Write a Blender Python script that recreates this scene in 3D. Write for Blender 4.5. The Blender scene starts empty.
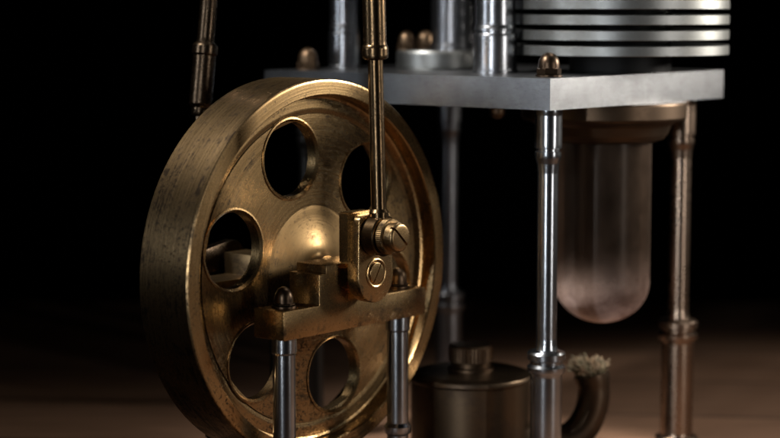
import bpy, bmesh, math, random
from mathutils import Vector, Matrix
random.seed(4)
S = 0.001          # one millimetre-like unit
FLOOR = 503.0      # eye level above the table
TH = math.radians(50)
scn = bpy.context.scene
C = scn.collection
scn.view_settings.view_transform = 'Standard'
scn.view_settings.look = 'None'
scn.view_settings.exposure = 0

# ------------------------------------------------------------------ materials
def new_mat(name):
    m = bpy.data.materials.new(name); m.use_nodes = True
    nt = m.node_tree; b = nt.nodes['Principled BSDF']
    return m, nt, b
def N(nt, t, **k):
    n = nt.nodes.new(t)
    for a, v in k.items(): setattr(n, a, v)
    return n
def ramp(nt, fac, stops):
    r = N(nt, 'ShaderNodeValToRGB')
    e = r.color_ramp.elements
    while len(e) < len(stops): e.new(0.5)
    for i, (p, c) in enumerate(stops):
        e[i].position = p
        e[i].color = (c[0], c[1], c[2], 1) if isinstance(c, (tuple, list)) else (c, c, c, 1)
    nt.links.new(fac, r.inputs['Fac'])
    return r.outputs['Color']
def noise(nt, vec, scale, detail=6, rough=0.6, dist=0.0):
    n = N(nt, 'ShaderNodeTexNoise')
    n.inputs['Scale'].default_value = scale; n.inputs['Detail'].default_value = detail
    n.inputs['Roughness'].default_value = rough; n.inputs['Distortion'].default_value = dist
    nt.links.new(vec, n.inputs['Vector'])
    return n.outputs['Fac']
def mapping(nt, vec, scale=(1,1,1), rot=(0,0,0)):
    m = N(nt, 'ShaderNodeMapping'); m.inputs['Scale'].default_value = scale; m.inputs['Rotation'].default_value = rot
    nt.links.new(vec, m.inputs['Vector']); return m.outputs['Vector']
def mixc(nt, fac, a, b):
    m = N(nt, 'ShaderNodeMix', data_type='RGBA')
    for sock, v in ((m.inputs[0], fac), (m.inputs[6], a), (m.inputs[7], b)):
        if hasattr(v, 'is_linked'): nt.links.new(v, sock)
        elif isinstance(v, (tuple, list)): sock.default_value = (v[0], v[1], v[2], 1)
        else: sock.default_value = v
    return m.outputs[2]
def math_(nt, op, a, b=None, c=None):
    m = N(nt, 'ShaderNodeMath', operation=op)
    for i, v in enumerate((a, b, c)):
        if v is None: continue
        if hasattr(v, 'is_linked'): nt.links.new(v, m.inputs[i])
        else: m.inputs[i].default_value = v
    return m.outputs[0]
def bump(nt, h, strength, dist=0.001, normal=None):
    b = N(nt, 'ShaderNodeBump'); b.inputs['Strength'].default_value = strength; b.inputs['Distance'].default_value = dist
    nt.links.new(h, b.inputs['Height'])
    if normal is not None: nt.links.new(normal, b.inputs['Normal'])
    return b.outputs['Normal']

def metal(name, base, dark, rough=(0.2, 0.45), patina=(0.52, 0.68), pscale=18, stretch=(1,1,1), grain=900, gstretch=(1,1,1), bstr=0.15, speck=0.6, pb=0.05):
    m, nt, b = new_mat(name)
    oc = N(nt, 'ShaderNodeTexCoord').outputs['Object']
    p = noise(nt, mapping(nt, oc, stretch), pscale, 9, 0.75, 0.2)
    pf = ramp(nt, p, [(patina[0], 0.0), (patina[1], 1.0)])
    sp = noise(nt, oc, pscale*11, 5, 0.75)
    spf = ramp(nt, sp, [(0.60, 0.0), (0.66, 1.0)])
    fac = math_(nt, 'MAXIMUM', pf, math_(nt, 'MULTIPLY', spf, speck))
    tint = noise(nt, oc, pscale*0.6, 3, 0.5)
    b2 = tuple(c*0.8 for c in base)
    col = mixc(nt, ramp(nt, tint, [(0.35, 0.0), (0.65, 1.0)]), base, b2)
    col = mixc(nt, fac, col, dark)
    nt.links.new(col, b.inputs['Base Color'])
    b.inputs['Metallic'].default_value = 1.0
    g = noise(nt, mapping(nt, oc, gstretch), grain, 3, 0.6)
    r1 = math_(nt, 'MULTIPLY_ADD', g, rough[1]-rough[0], rough[0])
    r2 = math_(nt, 'MULTIPLY_ADD', fac, 0.12, r1)
    nt.links.new(r2, b.inputs['Roughness'])
    if bstr > 0:
        n1 = bump(nt, g, bstr, 0.0005)
        if pb > 0: n1 = bump(nt, p, pb, 0.003, n1)
        nt.links.new(n1, b.inputs['Normal'])
    return m

def turned_brass(name, k=1.0, clean=False, rough=0.17):
    """lathe-turned, oxidised brass: fine rings around the wheel's own axis, dark worn specks"""
    m, nt, b = new_mat(name)
    oc = N(nt, 'ShaderNodeTexCoord').outputs['Object']
    sx = N(nt, 'ShaderNodeSeparateXYZ'); nt.links.new(oc, sx.inputs[0])
    x, y, z = sx.outputs
    r = math_(nt, 'SQRT', math_(nt, 'ADD', math_(nt, 'MULTIPLY', x, x), math_(nt, 'MULTIPLY', z, z)))
    rs = math_(nt, 'MAXIMUM', r, 0.001)
    cx = math_(nt, 'DIVIDE', x, rs); cz = math_(nt, 'DIVIDE', z, rs)
    def ringnoise(ang, fine, det, rg):
        cv = N(nt, 'ShaderNodeCombineXYZ')
        nt.links.new(math_(nt, 'MULTIPLY', cx, ang), cv.inputs[0]); nt.links.new(math_(nt, 'MULTIPLY', cz, ang), cv.inputs[2])
        nt.links.new(math_(nt, 'MULTIPLY', y, fine), cv.inputs[1])
        t = N(nt, 'ShaderNodeTexNoise', noise_dimensions='4D')
        nt.links.new(cv.outputs[0], t.inputs['Vector']); nt.links.new(math_(nt, 'MULTIPLY', r, fine), t.inputs['W'])
        t.inputs['Scale'].default_value = 1.0; t.inputs['Detail'].default_value = det; t.inputs['Roughness'].default_value = rg
        return t.outputs['Fac']
    ring = ringnoise(0.7, 520.0, 3, 0.6)
    scr = ringnoise(5.0, 420.0, 6, 0.8)
    p = noise(nt, oc, 34, 13, 0.84, 0.2)
    tread = ramp(nt, r, [(0.1885, 0.0), (0.1893, 1.0)])
    pf = math_(nt, 'MULTIPLY_ADD', tread, 0.09, p)
    pf = math_(nt, 'ADD', pf, math_(nt, 'MULTIPLY_ADD', scr, 0.6, -0.3))
    o_ = 0.06 if clean else 0.018
    fac = ramp(nt, pf, [(0.48+o_, 0.0), (0.56+o_, 0.45), (0.63+o_, 1.0)])
    sp = ramp(nt, noise(nt, oc, 260, 6, 0.82), [(0.54, 0.0), (0.57, 1.0)])
    big = ramp(nt, noise(nt, oc, 13, 7, 0.7), [(0.46, 0.12), (0.58, 1.0)])
    fac = math_(nt, 'MAXIMUM', fac, math_(nt, 'MULTIPLY', sp, big))
    hue = ramp(nt, noise(nt, oc, 8, 3, 0.5), [(0.35, (0.43*k, 0.28*k, 0.128*k)), (0.55, (0.355*k, 0.228*k, 0.103*k)), (0.7, (0.265*k, 0.166*k, 0.078*k))])
    hue = mixc(nt, math_(nt, 'MULTIPLY', tread, 0.7), hue, (0.095, 0.068, 0.045))
    col = mixc(nt, fac, hue, (0.026, 0.018, 0.012))
    nt.links.new(col, b.inputs['Base Color'])
    b.inputs['Metallic'].default_value = 1.0
    r0 = math_(nt, 'MULTIPLY_ADD', ring, 0.12, rough)
    nt.links.new(math_(nt, 'MULTIPLY_ADD', fac, 0.14, r0), b.inputs['Roughness'])
    n1 = bump(nt, ring, 0.24, 0.0005)
    n2 = bump(nt, scr, 0.05, 0.0005, n1)
    nt.links.new(n2, b.inputs['Normal'])
    return m

M = {}
M['wheel'] = turned_brass('turned_tarnished_brass', 1.0, False, 0.2)
M['hub'] = turned_brass('turned_dark_brass', 0.72, False, 0.3)
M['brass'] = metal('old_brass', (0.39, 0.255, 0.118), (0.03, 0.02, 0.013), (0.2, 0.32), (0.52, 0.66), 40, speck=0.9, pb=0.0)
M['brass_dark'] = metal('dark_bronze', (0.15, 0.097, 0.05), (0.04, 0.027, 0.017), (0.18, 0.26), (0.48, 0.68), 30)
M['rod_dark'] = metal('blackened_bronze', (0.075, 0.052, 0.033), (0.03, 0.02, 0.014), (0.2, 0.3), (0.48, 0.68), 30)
M['nut'] = metal('dull_bronze', (0.13, 0.085, 0.052), (0.05, 0.03, 0.02), (0.34, 0.48), (0.48, 0.68), 70)
M['nut_dark'] = metal('dull_black_bronze', (0.06, 0.04, 0.026), (0.03, 0.02, 0.014), (0.28, 0.38), (0.48, 0.68), 40)
M['inner_brass'] = metal('shadowed_brass', (0.19, 0.125, 0.062), (0.03, 0.02, 0.014), (0.28, 0.4), (0.48, 0.66), 40)  # brass darkened so the rear beam carries its shade in the colour
M['collar'] = metal('smoky_bronze', (0.085, 0.057, 0.037), (0.045, 0.03, 0.021), (0.38, 0.48), (0.5, 0.7), 20, bstr=0.0)
M['dull'] = metal('dull_brown_metal', (0.12, 0.084, 0.053), (0.06, 0.042, 0.03), (0.32, 0.46), (0.5, 0.7), 20, bstr=0.0)
M['spout'] = metal('dim_brown_metal', (0.085, 0.058, 0.038), (0.04, 0.028, 0.02), (0.34, 0.46), (0.5, 0.7), 20, bstr=0.0)
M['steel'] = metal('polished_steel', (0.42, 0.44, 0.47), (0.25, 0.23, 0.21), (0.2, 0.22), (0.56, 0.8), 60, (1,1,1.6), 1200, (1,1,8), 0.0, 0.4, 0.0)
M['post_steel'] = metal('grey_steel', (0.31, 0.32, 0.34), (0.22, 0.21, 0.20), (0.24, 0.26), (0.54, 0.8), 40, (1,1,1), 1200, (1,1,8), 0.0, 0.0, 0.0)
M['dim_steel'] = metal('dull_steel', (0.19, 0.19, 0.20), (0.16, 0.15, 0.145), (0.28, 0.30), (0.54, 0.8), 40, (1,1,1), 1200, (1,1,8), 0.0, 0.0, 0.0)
M['shaded_steel'] = metal('shade_dark_steel', (0.06, 0.058, 0.056), (0.04, 0.036, 0.032), (0.3, 0.34), (0.54, 0.8), 40, (1,1,1), 1200, (1,1,8), 0.0, 0.0, 0.0)  # steel darkened to paint shade onto the posts behind the wheel
M['warm_reflect_steel'] = metal('warm_reflect_steel', (0.33, 0.245, 0.185), (0.27, 0.195, 0.145), (0.25, 0.27), (0.45, 0.8), 16, (1,1,1), 1200, (1,1,8), 0.0, 0.0, 0.0)  # warm copper reflection painted into the steel's base colour
M['alu'] = metal('satin_grey_aluminium', (0.17, 0.174, 0.183), (0.10, 0.102, 0.107), (0.24, 0.36), (0.48, 0.74), 90, (1,1,3), 450, (1,1,6), 0.3, 0.8, 0.0)
M['fin'] = metal('satin_aluminium', (0.23, 0.235, 0.23), (0.14, 0.14, 0.135), (0.34, 0.44), (0.5, 0.8), 30, (1,1,1), 800, (1,1,14), 0.1, 0.6, 0.0)
M['black_metal'] = metal('gap_black_metal', (0.02, 0.02, 0.02), (0.01, 0.01, 0.01), (0.5, 0.6), (0.5, 0.7), 30)  # core coloured black to keep the gaps between the fins dark
M['screw'] = metal('worn_brass_screw', (0.36, 0.235, 0.11), (0.05, 0.034, 0.02), (0.22, 0.34), (0.48, 0.62), 90, pb=0.0)

def glass_mat():
    m, nt, b = new_mat('sooted_glass')
    out = nt.nodes['Material Output']
    tr = N(nt, 'ShaderNodeBsdfTransparent'); tr.inputs[0].default_value = (0.50, 0.44, 0.39, 1)
    gl = N(nt, 'ShaderNodeBsdfGlossy'); gl.inputs['Roughness'].default_value = 0.26; gl.inputs['Color'].default_value = (0.5, 0.43, 0.38, 1)
    fr = N(nt, 'ShaderNodeFresnel'); fr.inputs[0].default_value = 1.25
    mx = N(nt, 'ShaderNodeMixShader')
    nt.links.new(fr.outputs[0], mx.inputs[0]); nt.links.new(tr.outputs[0], mx.inputs[1]); nt.links.new(gl.outputs[0], mx.inputs[2])
    oc = N(nt, 'ShaderNodeTexCoord').outputs['Object']
    sx = N(nt, 'ShaderNodeSeparateXYZ'); nt.links.new(oc, sx.inputs[0])
    g = math_(nt, 'MULTIPLY_ADD', sx.outputs[2], -1/0.085, -0.155/0.085)
    g = math_(nt, 'MINIMUM', math_(nt, 'MAXIMUM', g, 0.0), 1.0)
    g = math_(nt, 'POWER', g, 1.5)
    n = noise(nt, oc, 17, 6, 0.65)
    f = math_(nt, 'MULTIPLY', g, ramp(nt, n, [(0.36, 0.2), (0.60, 1.0)]))
    streak = ramp(nt, noise(nt, mapping(nt, oc, (1, 1, 0.8)), 22, 6, 0.7), [(0.40, 0.08), (0.7, 0.20)])
    f = math_(nt, 'MINIMUM', math_(nt, 'ADD', math_(nt, 'MULTIPLY', f, 0.72), streak), 0.9)
    df = N(nt, 'ShaderNodeBsdfDiffuse')
    nt.links.new(mixc(nt, g, (0.19, 0.13, 0.093), mixc(nt, n, (0.60, 0.31, 0.24), (0.95, 0.80, 0.74))), df.inputs[0])
    mx2 = N(nt, 'ShaderNodeMixShader')
    nt.links.new(f, mx2.inputs[0]); nt.links.new(mx.outputs[0], mx2.inputs[1]); nt.links.new(df.outputs[0], mx2.inputs[2])
    nt.links.new(mx2.outputs[0], out.inputs[0])
    return m
M['glass'] = glass_mat()

def wick_mat():
    m, nt, b = new_mat('cotton_wick')
    oc = N(nt, 'ShaderNodeTexCoord').outputs['Object']
    n = noise(nt, oc, 70, 4, 0.6)
    c = ramp(nt, n, [(0.36, (0.22, 0.12, 0.06)), (0.48, (0.24, 0.18, 0.11)), (0.62, (0.13, 0.12, 0.065))])
    c = mixc(nt, ramp(nt, noise(nt, oc, 150, 3, 0.6), [(0.45, 0.0), (0.62, 0.7)]), c, (0.05, 0.038, 0.025))
    nt.links.new(c, b.inputs['Base Color'])
    b.inputs['Roughness'].default_value = 0.95
    return m
M['wick'] = wick_mat()

def wood_mat():
    m, nt, b = new_mat('brown_wood_boards')
    oc = N(nt, 'ShaderNodeTexCoord').outputs['Object']
    br = N(nt, 'ShaderNodeTexBrick')
    br.inputs['Scale'].default_value = 1.0
    br.inputs['Brick Width'].default_value = 1.3; br.inputs['Row Height'].default_value = 0.22
    br.inputs['Mortar Size'].default_value = 0.004; br.inputs['Mortar Smooth'].default_value = 0.3
    br.inputs['Color1'].default_value = (0.20, 0.112, 0.068, 1); br.inputs['Color2'].default_value = (0.14, 0.078, 0.047, 1)
    br.inputs['Mortar'].default_value = (0.05, 0.03, 0.02, 1)
    nt.links.new(mapping(nt, oc, (1,1,1), (0,0,0.12)), br.inputs['Vector'])
    g = noise(nt, mapping(nt, oc, (1.2, 7, 1), (0,0,0.12)), 6, 7, 0.65, 0.5)
    gc = ramp(nt, g, [(0.3, 0.75), (0.7, 1.08)])
    mul = N(nt, 'ShaderNodeMix', data_type='RGBA', blend_type='MULTIPLY'); mul.inputs[0].default_value = 1
    nt.links.new(br.outputs['Color'], mul.inputs[6]); nt.links.new(gc, mul.inputs[7])
    nt.links.new(mul.outputs[2], b.inputs['Base Color'])
    nt.links.new(math_(nt, 'MULTIPLY_ADD', g, 0.2, 0.6), b.inputs['Roughness'])
    b.inputs['Specular IOR Level'].default_value = 0.2
    return m
M['wood'] = wood_mat()
def black_mat():
    m, nt, b = new_mat('black_felt')
    oc = N(nt, 'ShaderNodeTexCoord').outputs['Object']
    nt.links.new(ramp(nt, noise(nt, oc, 300, 2), [(0.3, 0.002), (0.7, 0.004)]), b.inputs['Base Color'])
    b.inputs['Roughness'].default_value = 1.0; b.inputs['Specular IOR Level'].default_value = 0.0
    return m
M['black'] = black_mat()

# ------------------------------------------------------------------ geometry helpers
POS = {}
def P(u, v, h): return Vector((u*S, -v*S, (FLOOR-h)*S))       # engine frame
def finish(name, bm, mat, parent=None, loc=None, sharp=32, rot=None):
    bmesh.ops.recalc_face_normals(bm, faces=bm.faces)
    me = bpy.data.meshes.new(name); bm.to_mesh(me); bm.free()
    for p in me.polygons: p.use_smooth = True
    me.set_sharp_from_angle(angle=math.radians(sharp))
    me.materials.append(mat)
    o = bpy.data.objects.new(name, me); C.objects.link(o)
    loc = Vector(loc) if loc is not None else Vector((0,0,0))
    POS[o] = loc.copy()
    if parent:
        o.parent = parent
        o.location = loc - POS[parent]
    else: o.location = loc
    if rot: o.rotation_euler = rot
    return o
def axis_pt(r, a, t, axis):
    if axis == 'z': return Vector((r*math.cos(t), r*math.sin(t), a))*S
    return Vector((r*math.cos(t), -a, r*math.sin(t)))*S        # axis along +v
def support(prof, closed):
    """extra rings next to the ends of long runs keep straight turned lengths straight in the reflections"""
    out = []
    n = len(prof)
    for i in range(n):
        p = prof[i]; out.append(p)
        if i == n-1 and not closed: break
        q = prof[(i+1) % n]
        d = math.hypot(q[0]-p[0], q[1]-p[1])
        if d > 6:
            for t in (0.8/d, 1-0.8/d):
                c = (p[0]+(q[0]-p[0])*t, p[1]+(q[1]-p[1])*t)
                if c[0] > 1e-3: out.append(c)
    return out
def lathe(bm, prof, seg=64, axis='z', closed=False, off=(0,0,0), rfun=None, phase=0.0, sup=True):
    off = Vector(off)*S
    if sup: prof = support(prof, closed)
    rings = []
    for r, a in prof:
        if r < 1e-6:
            rings.append([bm.verts.new(axis_pt(0, a, 0, axis)+off)]); continue
        ring = []
        for i in range(seg):
            rr = rfun(r, a, i) if rfun else r
            ring.append(bm.verts.new(axis_pt(rr, a, phase+2*math.pi*i/seg, axis)+off))
        rings.append(ring)
    n = len(rings)
    for k in range(n if closed else n-1):
        A, B = rings[k], rings[(k+1) % n]
        for i in range(seg):
            j = (i+1) % seg
            if len(A) == 1 and len(B) == 1: continue
            if len(A) == 1: bm.faces.new((A[0], B[i], B[j]))
            elif len(B) == 1: bm.faces.new((A[i], A[j], B[0]))
            else: bm.faces.new((A[i], A[j], B[j], B[i]))
    if not closed:
        for R in (rings[0], rings[-1]):
            if len(R) > 2: bm.faces.new(R)
def bevel(bm, off, seg=2, ang=30, faces=None):
    es = [e for e in bm.edges if len(e.link_faces) == 2 and e.calc_face_angle(0) > math.radians(ang)]
    bmesh.ops.bevel(bm, geom=es, offset=off*S, segments=seg, affect='EDGES', profile=0.5)
def box(bm, x0, x1, y0, y1, z0, z1):
    vs = [bm.verts.new(Vector((x, y, z))*S) for x in (x0, x1) for y in (y0, y1) for z in (z0, z1)]
    for f in ((0,1,3,2), (4,6,7,5), (0,4,5,1), (2,3,7,6), (0,2,6,4), (1,5,7,3)): bm.faces.new([vs[i] for i in f])
def prism(bm, pts, v0, v1):
    A = [bm.verts.new(Vector((u, -v0, z))*S) for u, z in pts]
    B = [bm.verts.new(Vector((u, -v1, z))*S) for u, z in pts]
    bm.faces.new(A); bm.faces.new(B[::-1])
    n = len(pts)
    for i in range(n): bm.faces.new((A[i], A[(i+1) % n], B[(i+1) % n], B[i]))
def tube(bm, pts, rad, seg=24, cap=True):
    pts = [Vector(p)*S for p in pts]
    rings = []
    for i, p in enumerate(pts):
        d = (pts[min(i+1, len(pts)-1)] - pts[max(i-1, 0)]).normalized()
        s = Vector((0, 1, 0.01)) if abs(d.y) < 0.9 else Vector((1, 0, 0))
        a = d.cross(s).normalized(); b_ = d.cross(a).normalized()
        r = (rad[i] if isinstance(rad, (list, tuple)) else rad)*S
        rings.append([bm.verts.new(p + a*r*math.cos(2*math.pi*k/seg) + b_*r*math.sin(2*math.pi*k/seg)) for k in range(seg)])
    for A, B in zip(rings, rings[1:]):
        for k in range(seg): bm.faces.new((A[k], A[(k+1) % seg], B[(k+1) % seg], B[k]))
    if cap: bm.faces.new(rings[0]); bm.faces.new(rings[-1])
def slotted_head(bm, r, v0, v1, gap=2.6, depth=3.5, ang=0.6, rnd=0.8):
    lathe(bm, [(r, v0), (r, v1-depth)], 48, 'v')
    ca, sa = math.cos(ang), math.sin(ang)
    for s in (1, -1):
        n = 24
        def outline(rr, a):
            L = []
            tt = math.asin(min(1, gap/2/rr))
            for k in range(n+1):
                t = tt + (math.pi-2*tt)*k/n
                x, z = rr*math.cos(t), s*rr*math.sin(t)
                L.append((x*ca - z*sa, -a, x*sa + z*ca))
            return [bm.verts.new(Vector(q)*S) for q in L]
        prof = [(r, v1-depth+0.01)] + [(r-rnd+rnd*math.cos(q*math.pi/10), v1-rnd+rnd*math.sin(q*math.pi/10)*0.999) for q in range(6)]
        prof += [(r*0.6, v1+0.25)]
        R = [outline(*q) for q in prof]
        for A, B in zip(R, R[1:]):
            for k in range(n): bm.faces.new((A[k], A[k+1], B[k+1], B[k]))
        bm.faces.new(R[-1])
        bm.faces.new([q[0] for q in R] + [q[-1] for q in R][::-1])
def dome_nut(bm, r=13, hexh=10, domeh=17, up=True):
    s = 1 if up else -1
    lathe(bm, [(r*1.12, 0), (r*1.12, s*1.8)], 40)
    lathe(bm, [(r*0.93, s*1.7), (r*1.03, s*2.6), (r*1.03, s*(hexh-1)), (r*0.9, s*hexh)], 6, phase=0.3)
    rd = r*0.88
    prof = [(rd, s*(hexh-0.5)), (rd, s*(hexh+domeh*0.2))]
    for k in range(1, 9):
        t = math.pi/2*k/8
        prof.append((rd*math.cos(t) if k < 8 else 0, s*(hexh+domeh*0.2+domeh*0.8*math.sin(t))))
    lathe(bm, prof, 40)

# ------------------------------------------------------------------ setting
bm = bmesh.new(); box(bm, -2600, 2600, -1500, 1300, -45, 0); bevel(bm, 4)
o = finish('table_top', bm, M['wood']); o['kind'] = 'structure'
o['label'] = 'dark brown wooden board surface under the engine'
bm = bmesh.new()
prev = None
for (y, z) in [(2600, 3500), (2600, 400), (2590, -300), (2500, -600), (1700, -700), (-1800, -700)]:
    cur = [bm.verts.new(Vector((x, y, z))*S) for x in (-5000, 5000)]
    if prev: bm.faces.new((prev[0], prev[1], cur[1], cur[0]))
    prev = cur
o = finish('backdrop', bm, M['black']); o['kind'] = 'structure'
o['label'] = 'plain black background behind the table'

# ------------------------------------------------------------------ the engine
E = bpy.data.objects.new('hot_air_engine', None); C.objects.link(E)
E.location = Vector((160, 0, 0))*S; E.rotation_euler = (0, 0, TH)
E['label'] = 'brass and steel hot air engine model with flywheel and glass tube, standing on the table'
E['category'] = 'model engine'
POS[E] = Vector((0, 0, 0))

# plate
bm = bmesh.new(); box(bm, 0, 340, -0, 394, 0, 32)
bevel(bm, 1.6, 3)
plate = finish('top_plate', bm, M['alu'], E, P(0, 0, 105))

# columns
def column(u, v, mat, k=1.0):
    bm = bmesh.new()
    z = lambda h: FLOOR-h
    prof = [(0, 0.2), (21, 0.2), (22, 2), (22, 8), (20.5, 10), (17, 11), (16.5, 14), (16.5, z(384)), (17, z(381)), (19.5, z(380)), (20, z(378)), (20, z(374)), (18, z(372)),
            (17, z(371)), (17, z(368)), (20, z(366)), (20, z(360)), (18.5, z(358)), (12, z(356)), (11, z(352)), (10.5, z(345)), (10.5, z(172)), (11.5, z(162)), (13.2, z(156)), (13.5, z(153)), (13.5, z(150)),
            (12, z(149)), (12, z(147)), (14, z(146)), (14.2, z(143)), (14.2, z(112)), (15, z(110)), (15, z(105.2)), (0, z(105.2))]
    lathe(bm, [(r*k, a) for r, a in prof], 72)
    return finish('column', bm, mat, E, P(u, v, FLOOR), 28)
column(40, -30, M['steel']); column(300, -30, M['warm_reflect_steel'], 1.12); column(300, -364, M['dim_steel']); column(40, -364, M['shaded_steel'])
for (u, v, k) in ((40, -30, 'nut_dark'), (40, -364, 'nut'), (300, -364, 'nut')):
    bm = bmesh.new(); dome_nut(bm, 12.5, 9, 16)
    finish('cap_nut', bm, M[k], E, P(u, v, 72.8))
bm = bmesh.new(); dome_nut(bm, 10, 8, 10, False)
finish('cap_nut', bm, M['nut'], E, P(40+60, -140, 105.2))

# support posts on the plate
def post(u, v, r):
    bm = bmesh.new()
    lathe(bm, [(0, 42), (r*0.9, 42), (r*0.9, 45), (r*0.96, 45.5), (r*0.96, 48), (r*0.92, 50), (r*0.9, 52), (r*0.9, 230), (r*0.8, 233), (0, 233)], 56)
    o = finish('support_post', bm, M['post_steel'], E, P(u, v, 72.8), 28)
    bm = bmesh.new()
    lathe(bm, [(0, 0), (r*1.04, 0), (r*1.04, 3), (r, 4), (r, 40), (r*0.96, 42.3), (0, 42.3)], 56)
    finish('lower_sleeve', bm, M['post_steel'], o, P(u, v, 72.8), 28)
post(94, -356, 18.5); post(100, -144, 24)

# power cylinder on a flange
bm = bmesh.new()
lathe(bm, [(0, 0), (47, 0), (48, 2), (48, 18), (46, 21), (0, 21)], 64)
fl = finish('cylinder_flange', bm, M['fin'], E, P(170, -279, 72.8))
bm = bmesh.new(); lathe(bm, [(0, 0), (27, 0), (27, 6), (26, 8), (26, 215), (25, 217), (0, 217)], 56)
finish('power_cylinder', bm, M['dim_steel'], fl, P(182, -265, 51.7))
for dx, dy in ((-36, 4), (-14, 36)):
    du = dx*math.cos(TH)+dy*math.sin(TH); dv = dx*math.sin(TH)-dy*math.cos(TH)
    bm = bmesh.new(); dome_nut(bm, 11, 8, 14)
    finish('cap_nut', bm, M['nut'], fl, P(170+du, -279+dv, 51.7))

# finned displacer cylinder
bm = bmesh.new(); lathe(bm, [(0, 0), (56, 0), (56, 200), (0, 200)], 80)
cyl = finish('cooling_cylinder', bm, M['black_metal'], E, P(215, -58, 72.8))
for k in range(9):
    hc = 48.5 - 16.4*k
    bm = bmesh.new(); lathe(bm, [(55.8, -5.2), (117.5, -5.2), (118, -4.7), (118, 4.7), (117.5, 5.2), (55.8, 5.2)], 120, closed=True)
    finish('cooling_fin', bm, M['fin'], cyl, P(215, -58, hc))

# glass tube and collar
GU, GV = 199, -68
bm = bmesh.new()
def tubeprof(R, h_end, top, bh):
    pr = [(R, top), (R, -(h_end-bh))]
    for k in range(1, 15):
        t = math.pi/2*k/14
        pr.append((R*math.cos(t) if k < 14 else 0, -(h_end-bh)-bh*math.sin(t)))
    return pr
lathe(bm, tubeprof(53, 247, -1, 46), 72)
bm.faces.ensure_lookup_table()
for f in [f for f in bm.faces if len(f.verts) > 4]: bm.faces.remove(f)
gt = finish('glass_tube', bm, M['glass'], E, P(GU, GV, 105))
bm = bmesh.new()
lathe(bm, [(54, -0.3), (90, -0.3), (91, -2), (91, -17), (89, -20), (80, -22), (74, -26), (70, -36), (66, -41), (58, -44), (54, -44)], 72, closed=True)
finish('tube_collar', bm, M['collar'], E, P(GU, GV, 105), 50)

# flywheel ----------------------------------------------------------
WU, WV, WH = -165, -163, 262
DW = 9
bm = bmesh.new()
F0, B0 = -17, -31
rim = [(187.5, 0), (189, -0.4), (190, -1.8), (190, -64.2), (189, -65.6), (187, -66), (177, -66), (174, -64.5), (173, -60), (172, -36), (170, B0-1), (160, B0-0.4), (150, B0+2), (150, F0-2), (160, F0+0.1), (170, F0+0.3), (172, F0+1.2), (173, F0+3.5), (173.6, -3), (174, -1), (175, 0)]
lathe(bm, rim, 200, 'v', closed=True)
HR, HC = 37, 116
r0, r1 = 30, 155
for k in range(6):
    ph = math.radians(45.5+60*k)
    cxx, czz = HC, 0
    n = 72
    outs = []; angs = [2*math.pi*i/n for i in range(n)]
    corners = []
    for rr in (r0, r1):
        for s in (-1, 1): corners.append((rr*math.cos(s*math.pi/6), rr*math.sin(s*math.pi/6)))
    for cp in corners:
        ta = math.atan2(cp[1]-czz, cp[0]-cxx) % (2*math.pi)
        j = min(range(n), key=lambda i: abs((angs[i]-ta+math.pi) % (2*math.pi)-math.pi))
        angs[j] = ta
    for t in angs:
        dx, dz = math.cos(t), math.sin(t)
        best = 1e9
        for rr in (r0, r1):
            bq = cxx*dx; cq = cxx*cxx-rr*rr; disc = bq*bq-cq
            if disc >= 0:
                for q in (-bq-math.sqrt(disc), -bq+math.sqrt(disc)):
                    if q > 1e-6:
                        X, Z = cxx+q*dx, q*dz
                        if X > 0 and abs(math.atan2(Z, X)) < math.pi/6+1e-6: best = min(best, q)
        for s in (-1, 1):
            nx, nz = -math.sin(s*math.pi/6), math.cos(s*math.pi/6)
            den = nx*dx+nz*dz
            if abs(den) > 1e-9:
                q = -(nx*cxx)/den
                if q > 1e-6:
                    X, Z = cxx+q*dx, q*dz
                    rr = math.hypot(X, Z)
                    if r0-1e-6 <= rr <= r1+1e-6: best = min(best, q)
        outs.append((cxx+best*dx, best*dz))
    c_, s_ = math.cos(ph), math.sin(ph)
    rot = lambda x, z: (x*c_-z*s_, x*s_+z*c_)
    def ring(ptsf, a): 
        L = []
        for p in ptsf:
            X, Z = rot(*p); L.append(bm.verts.new(Vector((X, -a, Z))*S))
        return L
    circ = lambda R: [(cxx+R*math.cos(t), R*math.sin(t)) for t in angs]
    # each hole has a crisp bevelled lip
    rings = [ring(outs, F0), ring(circ(HR+5.0), F0), ring(circ(HR+4.2), F0), ring(circ(HR+4.0), F0+1.0), ring(circ(HR+2.4), F0+1.2), ring(circ(HR), F0-1.2), ring(circ(HR), B0+2), ring(circ(HR+2.5), B0), ring(outs, B0)]
    for A, B in zip(rings, rings[1:]):
        for i in range(n): bm.faces.new((A[i], A[(i+1) % n], B[(i+1) % n], B[i]))
wheel = finish('flywheel', bm, M['wheel'], E, P(WU, WV+DW, WH), 20)
bm = bmesh.new()
hub = [(66, F0-0.5), (63, F0+0.05), (58, F0+0.3), (52, F0+0.8), (46, F0+1.5), (40, F0+2.4), (34, F0+3.6), (28, F0+5.2), (23, F0+7.2), (19, F0+9.8), (16, F0+13), (15, F0+17), (14.6, F0+19), (10, F0+19), (10, B0-20), (27, B0-20), (32, B0-8), (60, B0+0.6), (60, B0+3)]
lathe(bm, hub, 128, 'v', closed=True, sup=False)
finish('hub', bm, M['hub'], wheel, P(WU, WV+DW, WH), 32)

bm = bmesh.new(); lathe(bm, [(0, -132), (8, -132), (8, 60), (0, 60)], 40, 'v')
finish('axle', bm, M['dim_steel'], E, P(WU, WV, WH))

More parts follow.
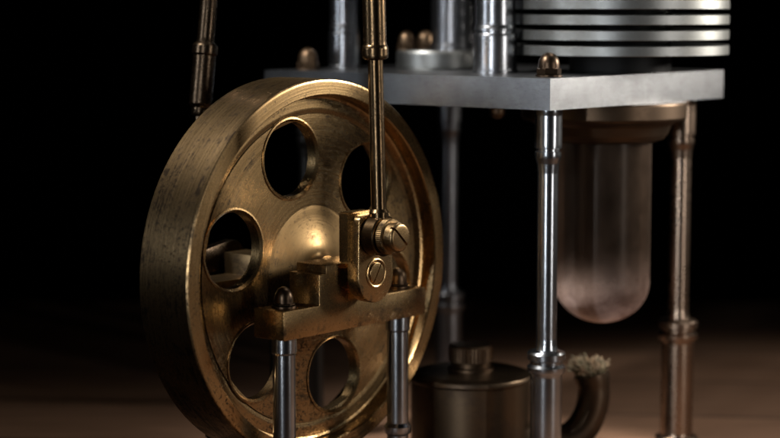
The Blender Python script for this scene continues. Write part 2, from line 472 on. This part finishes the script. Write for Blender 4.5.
# bearing frames
def frame(front):
    v0, v1 = (12, 51) if front else (-66-51, -66-12)
    bm = bmesh.new()
    if front:
        outl = [(-106, 0), (106, 0), (106, 28), (46, 28), (46, 66), (-46, 66), (-46, 58), (-56, 58), (-56, 28), (-106, 28)]
    else:
        outl = [(-70, 0), (70, 0), (70, 40), (16, 40), (16, 62), (-16, 62), (-16, 40), (-70, 40)]
    prism(bm, outl, v0-(v0+v1)/2, v1-(v0+v1)/2)
    bmesh.ops.recalc_face_normals(bm, faces=bm.faces)
    bevel(bm, 0.8, 2, 20)
    vm = WV+(v0+v1)/2
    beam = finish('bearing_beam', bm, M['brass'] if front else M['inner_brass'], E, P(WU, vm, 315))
    for s in (-1, 1):
        bm = bmesh.new()
        z = lambda h: FLOOR-h
        lathe(bm, [(0, 0.2), (17, 0.2), (17, 8), (15, 10), (11.5, 11), (11, 13), (11, z(440)), (13.5, z(438)), (14, z(436)), (14, z(431)), (12.5, z(429)), (11, z(427)), (11, z(332)), (12.5, z(330)), (12.5, z(315.2)), (0, z(315.2))], 48)
        pu = WU+(85 if front else 46)*s
        finish('bearing_post', bm, M['steel'] if front else M['shaded_steel'], beam, P(pu, vm, FLOOR), 28)
        if front:
            bm = bmesh.new(); dome_nut(bm, 10.5, 5, 15)
            finish('cap_nut', bm, M['nut_dark'] if s < 0 else M['nut'], beam, P(pu, vm, 286.8))
frame(True); frame(False)

# cranks
def arc(cx_, cz_, r, a0, a1, n): return [(cx_+r*math.cos(math.radians(a0+(a1-a0)*i/n)), cz_+r*math.sin(math.radians(a0+(a1-a0)*i/n))) for i in range(n+1)]
bm = bmesh.new()
out = arc(0, 0, 26, 180, 360, 24) + arc(15, 54, 8, 0, 90, 6) + arc(-19, 54, 6, 90, 180, 5)
prism(bm, out, 60, 75); bmesh.ops.recalc_face_normals(bm, faces=bm.faces); bevel(bm, 1.2, 3, 35)
b2 = bmesh.new()
prism(b2, [(-30, 14), (4, 14), (4, 64), (-30, 64)], 52.5, 66)
bmesh.ops.recalc_face_normals(b2, faces=b2.faces)
bmesh.ops.bevel(b2, geom=list(b2.edges), offset=1.5*S, segments=2, affect='EDGES')
me = bpy.data.meshes.new('tmp'); b2.to_mesh(me); b2.free(); bm.from_mesh(me); bpy.data.meshes.remove(me)
crank = finish('crank_arm', bm, M['brass'], E, P(WU, WV, WH), 30)
bm = bmesh.new(); lathe(bm, [(14.5, 74.5), (14.5, 75.8), (13.4, 76.2), (12.2, 75.8), (12.2, 74.5)], 48, 'v', closed=True)
slotted_head(bm, 10.5, 74.5, 76.8, 1.4, 1.4, 1.0, 0.8)
finish('axle_screw', bm, M['brass'], crank, P(WU, WV, WH-3))
PU, PH = WU-5, 221
bm = bmesh.new()
lathe(bm, [(0, 74), (7, 74), (7, 100), (0, 100)], 32, 'v')
lathe(bm, [(12, 91.5), (16, 92), (17, 93), (17, 97.5), (17, 99), (16, 100), (12, 100.4)], 112, 'v', rfun=lambda r, a, i: r+(0.4 if i % 2 else 0))
slotted_head(bm, 14.5, 100.2, 111, 2.4, 5.0, -0.75, 3.6)
finish('crank_pin', bm, M['screw'], crank, P(PU, WV, PH), 30)

def rod(front):
    bm = bmesh.new()
    if front:
        lathe(bm, [(10, 76.2-83.5), (19, 76.2-83.5), (20, 78-83.5), (20, 90-83.5), (19, 91.3-83.5), (10, 91.3-83.5)], 56, 'v')
        lathe(bm, [(7, 14), (9.5, 15), (9.5, 23), (7.5, 26), (7.3, 175), (0, 175)], 40)
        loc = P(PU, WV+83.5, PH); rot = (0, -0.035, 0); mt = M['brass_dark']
        sl = [(7, 169), (10, 169.5), (12.4, 171), (12.8, 173), (12.8, 180), (12.4, 182), (11.4, 183.5), (11.2, 186), (11.2, 391), (0, 391)]
    else:
        lathe(bm, [(5, -7), (13, -7), (14, -5), (14, 5), (13, 7), (5, 7)], 48, 'v')
        lathe(bm, [(5, 8), (5, 150), (0, 150)], 32)
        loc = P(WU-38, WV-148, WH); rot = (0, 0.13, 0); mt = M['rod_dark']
        sl = [(5, 149), (8, 150), (9, 152), (9, 158), (11, 160), (12, 162), (11.8, 166), (11.8, 212), (13.2, 214), (13.2, 222), (12, 224), (9.5, 226), (9, 230), (9, 420), (0, 420)]
    r_ = finish('connecting_rod', bm, mt, E, loc, 30, rot)
    bm = bmesh.new(); lathe(bm, sl, 40)
    finish('rod_sleeve', bm, mt, r_, loc, 28)
rod(True); rod(False)
# rear crank arm
bm = bmesh.new()
prism(bm, arc(0, 0, 20, -90, 90, 18) + arc(-38, 0, 14, 90, 270, 18), -133, -121)
bmesh.ops.recalc_face_normals(bm, faces=bm.faces); bevel(bm, 1.5, 2, 35)
rc = finish('crank_arm', bm, M['rod_dark'], E, P(WU, WV, WH), 30)
bm = bmesh.new(); lathe(bm, [(0, -158), (8, -158), (8, -155.5), (5, -155), (5, -133), (0, -133)], 32, 'v')
finish('crank_pin', bm, M['rod_dark'], rc, P(WU-38, WV, WH))

# ------------------------------------------------------------------ spirit burner
B = bpy.data.objects.new('spirit_burner', None); C.objects.link(B)
bl = Vector((160-72, 142, 0))
B.location = bl*S; POS[B] = Vector((0, 0, 0))
B['label'] = 'round brass spirit burner with screw cap and curved wick tube, standing under the engine plate'
B['category'] = 'burner'
bm = bmesh.new()
D_ = FLOOR-490
lathe(bm, [(0, 0.2), (62, 0.2), (65, 3), (65, D_+84), (67, D_+85.5), (67.5, D_+88), (66, D_+91), (58, D_+93.5), (26, D_+95), (0, D_+95)], 96)
tank = finish('tank', bm, M['dull'], B, (0, 0, 0), 40)
bm = bmesh.new()
lathe(bm, [(0, D_+94.8), (25, D_+94.8), (25, D_+98), (22, D_+99), (22, D_+104), (23.5, D_+105), (23.5, D_+121), (22, D_+123), (0, D_+123.5)], 80, rfun=lambda r, a, i: r+(0.7 if (i % 2 and D_+104.5 < a < D_+122) else 0))
finish('filler_cap', bm, M['nut'], tank, (0, 0, 0), 30)
pts = []
ctrl = [Vector(p) for p in ((58, 12, D_+18), (95, 22, D_-2), (126, 30, D_+2), (148, 35, D_+45), (135, 34, D_+84))]
def bez(t):
    Q = list(ctrl)
    while len(Q) > 1: Q = [Q[i].lerp(Q[i+1], t) for i in range(len(Q)-1)]
    return Q[0]
pts = [bez(i/24) for i in range(25)]
bm = bmesh.new(); tube(bm, pts, [18]*23+[19.5, 19.5], 32)
wt = finish('wick_tube', bm, M['spout'], B, (0, 0, 0), 40)
bm = bmesh.new()
tip = pts[-1]
for k in range(260):
    a = random.uniform(0, 6.283); r = 15*math.sqrt(random.random())
    p = tip+Vector((r*math.cos(a), r*math.sin(a), -3))
    L = random.uniform(11, 29)*(1-0.25*r/15)
    dirv = Vector((math.cos(a)*0.45*r/12 - 0.25, math.sin(a)*0.4*r/12, 1)).normalized()
    bend = Vector((random.uniform(-8, 5), random.uniform(-4, 4), random.uniform(-6, 1)))
    tube(bm, [p, p+dirv*L*0.55, p+dirv*L*0.85+bend*0.6, p+dirv*L+bend], [1.5, 1.4, 1.1, 0.4], 5)
finish('wick', bm, M['wick'], wt, (0, 0, 0), 60)

# ------------------------------------------------------------------ key light and added lights
def area(name, loc, target, sx, sy, power, col, spread=180):
    l = bpy.data.lights.new(name, 'AREA'); l.shape = 'RECTANGLE'; l.size = sx*S; l.size_y = sy*S; l.energy = power; l.color = col
    l.spread = math.radians(spread)
    o = bpy.data.objects.new(name, l); C.objects.link(o); o.location = Vector(loc)*S
    o.rotation_euler = (Vector(target)-Vector(loc)).to_track_quat('-Z', 'Y').to_euler()
    return o
area('soft_area_light', (-700, -250, 1350), (0, 50, 430), 140, 140, 2.7, (1.0, 0.96, 0.9), 38)
area('soft_area_light', (1450, 350, 800), (0, 50, 430), 200, 400, 2.3, (1.0, 0.93, 0.83), 42)  # added from the right to brighten the flywheel face
area('soft_area_light', (-1500, -600, 700), (0, 100, 480), 90, 500, 0.2, (0.85, 0.92, 1.0), 36)  # faint added light for the tread and the plate's left side
area('added_strip_light', (-560, -1450, 380), (180, 60, 230), 50, 900, 0.75, (0.92, 0.96, 1.0), 50)  # added to draw highlights down the steel posts
area('added_strip_light', (1300, -900, 380), (250, 50, 250), 50, 800, 0.42, (1.0, 0.95, 0.9), 45)  # weaker added strip, post highlights from the right
area('added_table_light', (800, 420, 2000), (640, 60, 0), 550, 400, 2.5, (1.0, 0.92, 0.83), 48)  # added to light the table, stands for no known lamp

w = bpy.data.worlds.new('World'); scn.world = w; w.use_nodes = True
w.node_tree.nodes['Background'].inputs[0].default_value = (0.5, 0.45, 0.4, 1)
w.node_tree.nodes['Background'].inputs[1].default_value = 0.002

cam = bpy.data.cameras.new('camera'); co = bpy.data.objects.new('camera', cam); C.objects.link(co)
co.location = Vector((0, -1900, FLOOR))*S
co.rotation_euler = (math.radians(90)-math.atan(214/1900), 0, 0)
cam.lens = 36*1900/780; cam.sensor_width = 36; cam.clip_start = 0.01; cam.clip_end = 50
cam.dof.use_dof = True; cam.dof.focus_distance = 1.85; cam.dof.aperture_fstop = 2.8
scn.camera = co
